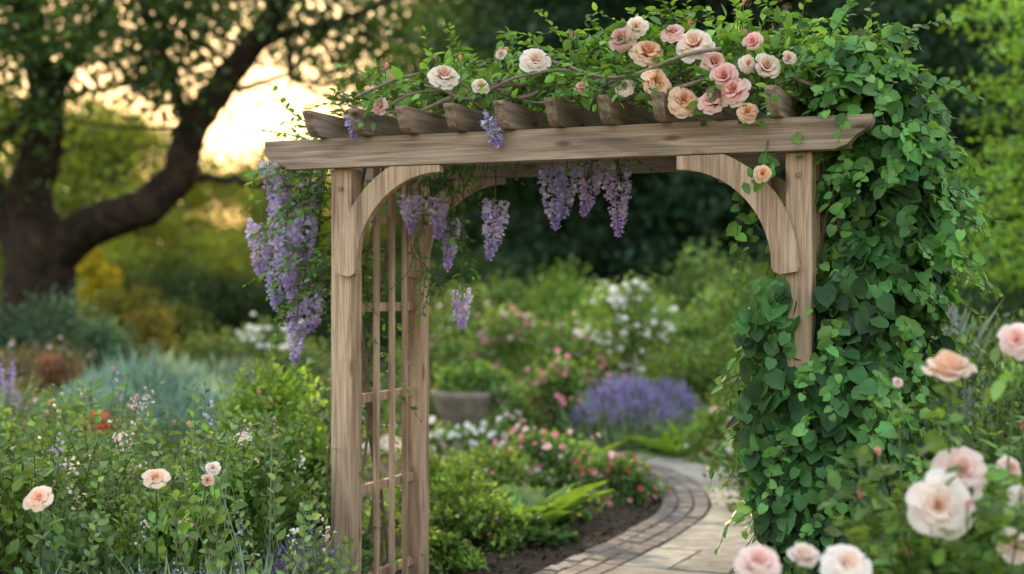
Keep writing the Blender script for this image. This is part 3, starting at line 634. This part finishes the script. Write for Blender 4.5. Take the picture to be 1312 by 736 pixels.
pl=empty('stone_planter_bowl',(bx(607,13.2),13.2,0)); b=B(); prof=[(.20,0),(.24,.0),(.24,.05),(.17,.09),(.19,.13),(.33,.20),(.42,.29),(.445,.36),(.47,.385),(.47,.42),(.43,.42),(.41,.38),(.0,.36)]
ns=40; V=[(r*math.cos(q*6.28318/ns)*.84,r*math.sin(q*6.28318/ns)*.84,z*1.42) for r,z in prof for q in range(ns)]
b.add(V,[(i*ns+j,i*ns+(j+1)%ns,(i+1)*ns+(j+1)%ns,(i+1)*ns+j) for i in range(len(prof)-1) for j in range(ns)],(.2,.15,.1),0); b.obj('bowl',pl,[M_TERRA])
b=B(); P,i,C=dome_pts(2600,36,.68,.68,.24,.045); cloud(b,P+A([0,0,.55]),.05,T6,d=(0,0,.7),nrm=(0,-.3,1),col=A([.12,.22,.055])*(1+.25*rng.normal(size=(36,1)))[i]); b.obj('planting',pl)
bp('purple_flowering_shrub',1180,420,9.5,1.1,5200,.045,(.07,.12,.07),[(18,.02,(.3,.25,.5),(.4,.35,.6),RL)]); bp('garden_shrub',1270,430,8.8,1.3,6200,.045,(.075,.14,.06)); bp('garden_shrub',1150,500,8,.9,4200,.042,(.06,.13,.05),[(4,.035,*CRE,RL)])
bp('garden_shrub',1050,520,9.5,1.2,4200,.045,(.075,.14,.05)); bp('garden_shrub',1330,480,7,1.0,4200,.042,(.075,.14,.055)); bp('garden_shrub',1120,600,6.8,.7,3200,.04,(.07,.15,.05),[(4,.03,*LPK,RL)])
# left near
bp('bright_green_shrub',350,492,8.2,.75,4200,.048,(.15,.27,.055),sprigs=46,nc=50,spc=(.22,.35,.06)); bp('bright_green_shrub',395,560,7.6,.5,2800,.045,(.12,.22,.055),sprigs=24,nc=34); bp('bright_green_shrub',300,590,7.3,.7,3600,.042,(.10,.18,.055),sprigs=30,nc=40)
bp('garden_shrub',400,640,6.7,.5,2600,.04,(.085,.17,.055),sprigs=16,nc=30)
def rose_bush(name,x,y,h,w,n,ls,col,blooms,stems=26,buds=6):
    b=B(); 
    for i in range(stems):
        a=rng.random()*6.283; r_=rng.random()**.6*w/2; hh=h*rng.uniform(.62,1.0)
        top=A([math.cos(a)*r_,math.sin(a)*r_,hh]); P=crom([(top[0]*.15,top[1]*.15,0),(top[0]*.5,top[1]*.5,hh*.5),top],4)
        tube(b,P,np.linspace(.006,.0025,len(P)),(.09,.12,.05),5)
        m=int(n/stems); tq=rng.uniform(.25,1,m); Q=A([np.interp(tq,np.linspace(0,1,len(P)),P[:,j]) for j in range(3)]).T
        a2=rng.random(m)*6.283; dd=A([np.cos(a2),np.sin(a2),np.full(m,.25)]).T
        cloud(b,Q+dd*rng.random((m,1))*.09,ls,T6,d=dd,nrm=(0,0,1),dr=.35,nr=.4,col=A(col)*rng.uniform(.7,1.4),cv=.22)
        if i<buds: rose(b,top+A([0,0,.03]),.032,(rng.normal()*.3,-.2,1),(.85,.38,.34),(.9,.55,.50),BUD); tube(b,[top,top+A([0,0,.03])],.003,(.1,.15,.05),4)
    for (px,py,pz,r,c,ax) in blooms:
        p=A([px,py,pz])-A([x,y,0]); rose(b,p,r,ax,*c)
        axn=A(Vector(ax).normalized()); q0=p-axn*r*.3
        P=crom([(p[0]*.2,p[1]*.2,0),(p[0]*.7,p[1]*.7+.02,pz*.55),q0],4); tube(b,P,np.linspace(.006,.003,len(P)),(.10,.15,.05),5)
        cloud(b,q0+rng.normal(size=(14,3))*.035+A([0,.06,-.10]),ls,T6,d=(0,.2,-.3),nrm=(0,0,1),dr=.8,nr=.4,col=A(col)*1.2)
        cloud(b,np.repeat((p-axn*r*.36)[None],5,0),r*.55,T6,d=-axn*.5+A([0,0,-.4]),nrm=tuple(ax),dr=.4,nr=.3,col=A(col)*1.2)
    return b.obj(name,loc=(x,y,0))
def bl(u,v,d,rp,c,ax=(0,-1,.5)): return (bx(u,d),d,hz(v,d),rp/FX*d,c,ax)
PCH=((.88,.46,.24),(.93,.76,.64)); LP=((.88,.56,.46),(.93,.76,.73)); WP=((.89,.64,.46),(.94,.86,.82))
rose_bush('rose_bush',bx(200,6.4),6.4,.92,1.0,1900,.05,(.11,.20,.06),[bl(200,612,5.2,17,PCH,(.1,-.7,.8)),bl(273,600,5.4,10,WP),(bx(266,5.3),5.3,hz(616,5.3),.027,PCH,(.2,-1,.4)),bl(150,560,6.2,7,WP)],34,3)
rose_bush('rose_bush',bx(50,6.2),6.2,.90,1.0,1900,.05,(.10,.19,.06),[bl(50,638,5.1,19,PCH,(-.1,-.8,.7))],34,3)
rose_bush('rose_bush',bx(310,7.4),7.4,.95,.6,800,.046,(.11,.21,.06),[bl(312,560,6.6,12,WP,(0,-.5,.9)),bl(325,592,6.6,7,LP)],16)
rose_bush('rose_bush',bx(130,8),8,1.05,1.2,1900,.046,(.09,.17,.06),[bl(170,600,7.6,7,LP)],34)
bush('leafy_perennial',bx(220,5.9),5.9,.62,.55,1500,.055,(.14,.24,.06),[(5,.016,*WHT,RL)],nc=30,sprigs=16); bush('leafy_perennial',bx(110,5.5),5.5,.56,.5,1300,.05,(.085,.15,.08),[(4,.016,*LPK,RL)],nc=26,sprigs=12)
bush('leafy_perennial',bx(330,6.3),6.3,.68,.5,1500,.05,(.10,.19,.05),[(5,.014,*WHT,RL)],nc=30,sprigs=16); bush('leafy_perennial',bx(-10,5.6),5.6,.8,.5,1300,.05,(.12,.20,.05),[(4,.018,*LPK,RL)],nc=26,sprigs=12)
b=B()
for i in range(190):
    d=rng.uniform(5.3,7.6); u=rng.uniform(-20,425); x=bx(u,d); hh=rng.uniform(.45,1.08)
    if u>370: hh*=.75
    cmul=rng.uniform(.7,1.5); p0=A([x,d,max(0,hh-.55)]); dv=A([rng.normal()*.16,rng.normal()*.12,1.])
    sprig(b,p0,dv,.55,18,rng.uniform(.03,.055),col=tuple(A([.12,.20,.07])*cmul),droop=.03,wig=.06,up=(0,-.5,.3),stem=(.15,.18,.09))
    if i%5==0:
        tp=p0+dv/np.linalg.norm(dv)*.55; cq=A([(.88,.85,.78),(.88,.6,.58),(.5,.44,.7)])[i//5%3]
        cloud(b,tp+rng.normal(size=(14,3))*A([.012,.012,.03]),.018,TP,d=(0,-.3,.6),dr=1,nr=1,col=cq,cv=.1,mi=PETAL)
for i in range(6):
    d=rng.uniform(4.9,6.0); u=rng.uniform(230,420); hh=rng.uniform(.75,1.0); x=bx(u,d); dx=rng.normal()*.1; pts=crom([(x,d,0),(x+dx*.2,d,hh*.5),(x+dx,d,hh)],5)
    tube(b,pts,.0025,(.18,.26,.15),5); cloud(b,pts[-1]+rng.normal(size=(10,3))*.012,.02,T6,col=(.2,.28,.17),dr=1)
b.obj('airy_perennial_stems')
spiky('catmint',bx(250,5.3),5.3,1.3,.8,.42,1400,(.22,.29,.24),(.5,.46,.7),L=.26,cnt_f=3,fr=.010); spiky('catmint',bx(60,5.0),5.0,1.1,.8,.42,1200,(.17,.24,.19),L=.26); spiky('catmint',bx(390,6.2),6.2,.4,.5,.42,420,(.16,.2,.13),PUR,L=.24,cnt_f=6,fr=.012)
b=B(); n=60000; x=rng.uniform(-9,9,n); y=4.4+rng.random(n)**1.1*20
P=A([x,y,np.zeros(n)]).T; w_,dd=path_w(P); nz=np.sin(x*2.3+1)*np.sin(y*1.9)+.6*np.sin(x*5.1+y*3.3)
keep=~((w_>-.62)&(w_<PW+.25)&(dd<1.6))&(nz>-.75); P=P[keep]; nz=nz[keep]
P[:,2]=rng.random(len(P))*(.10+.10*(nz+.8).clip(0,1.5))*np.interp(P[:,1],[5,9,20],[1,1.1,1.8])
pal=A([(.09,.17,.05),(.12,.21,.05),(.065,.14,.05),(.14,.19,.10),(.11,.15,.06)]); ci=((np.sin(P[:,0]*1.7)+np.cos(P[:,1]*1.3+P[:,0])+2)/4*4.99).astype(int).clip(0,4)
cloud(b,P,np.interp(P[:,1],[5,10,20],[.04,.05,.08]),T6,d=(0,-.1,.8),nrm=(0,-.4,.7),dr=.6,nr=.5,col=pal[ci],cv=.25)
m=1800; j=rng.integers(0,len(P),m); cp=A([(.85,.82,.74),(.8,.35,.42),(.45,.4,.65),(.88,.6,.55)])[rng.integers(0,4,m)]
for q in range(4): cloud(b,P[j]+A([0,0,.08]),np.interp(P[j,1],[5,20],[.018,.04]),TP,d=(0,-.3,.5),dr=.9,nr=1,col=cp,cv=.1,mi=PETAL)
b.obj('ground_cover_plants')
b=B(); n=5000; ss=rng.uniform(2,S[-1]-2,n); ww=np.where(rng.random(n)<.7,-.36-rng.random(n)*.5,PW+.03+rng.random(n)*.3); xy=A([onpath(a_,c_) for a_,c_ in zip(ss,ww)])
cloud(b,A([xy[:,0],xy[:,1],.012+rng.random(n)*.012]).T,.028,T4,d=(1,0,0),nrm=(0,0,1),dr=1.2,nr=.5,col=(.075,.052,.037),cv=.4,mi=STEM); b.obj('bark_mulch')

# ---------------------------------------------------------------- foreground roses (right)
fd=4.1
rose_bush('foreground_rose_bush',bx(1245,fd),fd,1.04,.74,3000,.06,(.12,.22,.06),[bl(1215,480,4.0,36,PCH,(0,-.35,1)),bl(1233,603,4.0,35,LP,(-.1,-1,.6)),bl(1202,648,3.85,42,WP,(-.2,-1,.3)),
  bl(1303,436,4.1,24,LP,(-.5,-1,.3)),bl(1292,602,4.2,18,LP,(.3,-1,.2)),bl(1308,640,4.0,18,WP,(.3,-1,.2)),bl(1300,700,3.9,24,LP,(0,-1,.6))],48,10)
rose_bush('foreground_rose_bush',bx(1060,3.95),3.95,.60,.55,1500,.058,(.12,.22,.06),[bl(972,722,3.8,30,LP,(0,-.8,.9)),bl(1028,716,3.9,23,WP,(.2,-.6,.9)),bl(1086,722,3.8,32,WP,(.1,-.8,.9))],26,3)
rose_bush('foreground_rose_bush',bx(1330,4.5),4.5,1.15,.6,1500,.058,(.10,.19,.06),[],30,4)
rose_bush('foreground_rose_bush',bx(1190,4.5),4.5,.84,.5,1500,.055,(.10,.19,.055),[bl(1150,490,4.6,7,LP)],28,3)

# ---------------------------------------------------------------- light
az=R(-13); el=R(13)
Sd=Vector((math.sin(az)*math.cos(el),math.cos(az)*math.cos(el),math.sin(el)))
sl=bpy.data.lights.new('sun','SUN'); sl.energy=5; sl.angle=R(.5); sl.color=(1,.74,.45)
so=bpy.data.objects.new('sun',sl); scene.collection.objects.link(so); so.rotation_euler=(-Sd).to_track_quat('-Z','Y').to_euler(); so.location=(0,0,20)
w=bpy.data.worlds.new('World'); scene.world=w; w.use_nodes=True; nt=w.node_tree; nt.nodes.clear()
sk=nt.nodes.new('ShaderNodeTexSky'); sk.sky_type='NISHITA'; sk.sun_disc=False; sk.sun_elevation=el; sk.sun_rotation=az%(2*math.pi); sk.air_density=1.0; sk.dust_density=2; sk.ozone_density=1
gm=nt.nodes.new('ShaderNodeGamma'); gm.inputs[1].default_value=.85
dp=nt.nodes.new('ShaderNodeVectorMath'); dp.operation='DOT_PRODUCT'; dp.inputs[1].default_value=(.2126,.7152,.0722)
pw=nt.nodes.new('ShaderNodeMath'); pw.operation='POWER'; pw.inputs[1].default_value=-.84
sc_=nt.nodes.new('ShaderNodeVectorMath'); sc_.operation='SCALE'
mu=nt.nodes.new('ShaderNodeVectorMath'); mu.operation='MULTIPLY'; mu.inputs[1].default_value=(12.9,10.7,8.3)
bg=nt.nodes.new('ShaderNodeBackground'); bg.inputs[1].default_value=.15; ou=nt.nodes.new('ShaderNodeOutputWorld')
lk_=nt.links.new
lk_(sk.outputs[0],gm.inputs[0]); lk_(gm.outputs[0],dp.inputs[0]); lk_(dp.outputs['Value'],pw.inputs[0]); lk_(gm.outputs[0],sc_.inputs[0]); lk_(pw.outputs[0],sc_.inputs['Scale'])
lk_(sc_.outputs[0],mu.inputs[0]); lk_(mu.outputs[0],bg.inputs[0]); lk_(bg.outputs[0],ou.inputs[0])

cam=bpy.data.cameras.new('camera'); co=bpy.data.objects.new('camera',cam); scene.collection.objects.link(co); scene.camera=co
co.location=(0,0,1.5); co.rotation_euler=(R(90.22),0,0); cam.lens=50; cam.sensor_width=36; cam.clip_end=2000; cam.clip_start=.05
cam.dof.use_dof=True; cam.dof.focus_distance=5.8; cam.dof.aperture_fstop=1.2
scene.view_settings.view_transform='Standard'; scene.view_settings.look='None'; scene.view_settings.exposure=0
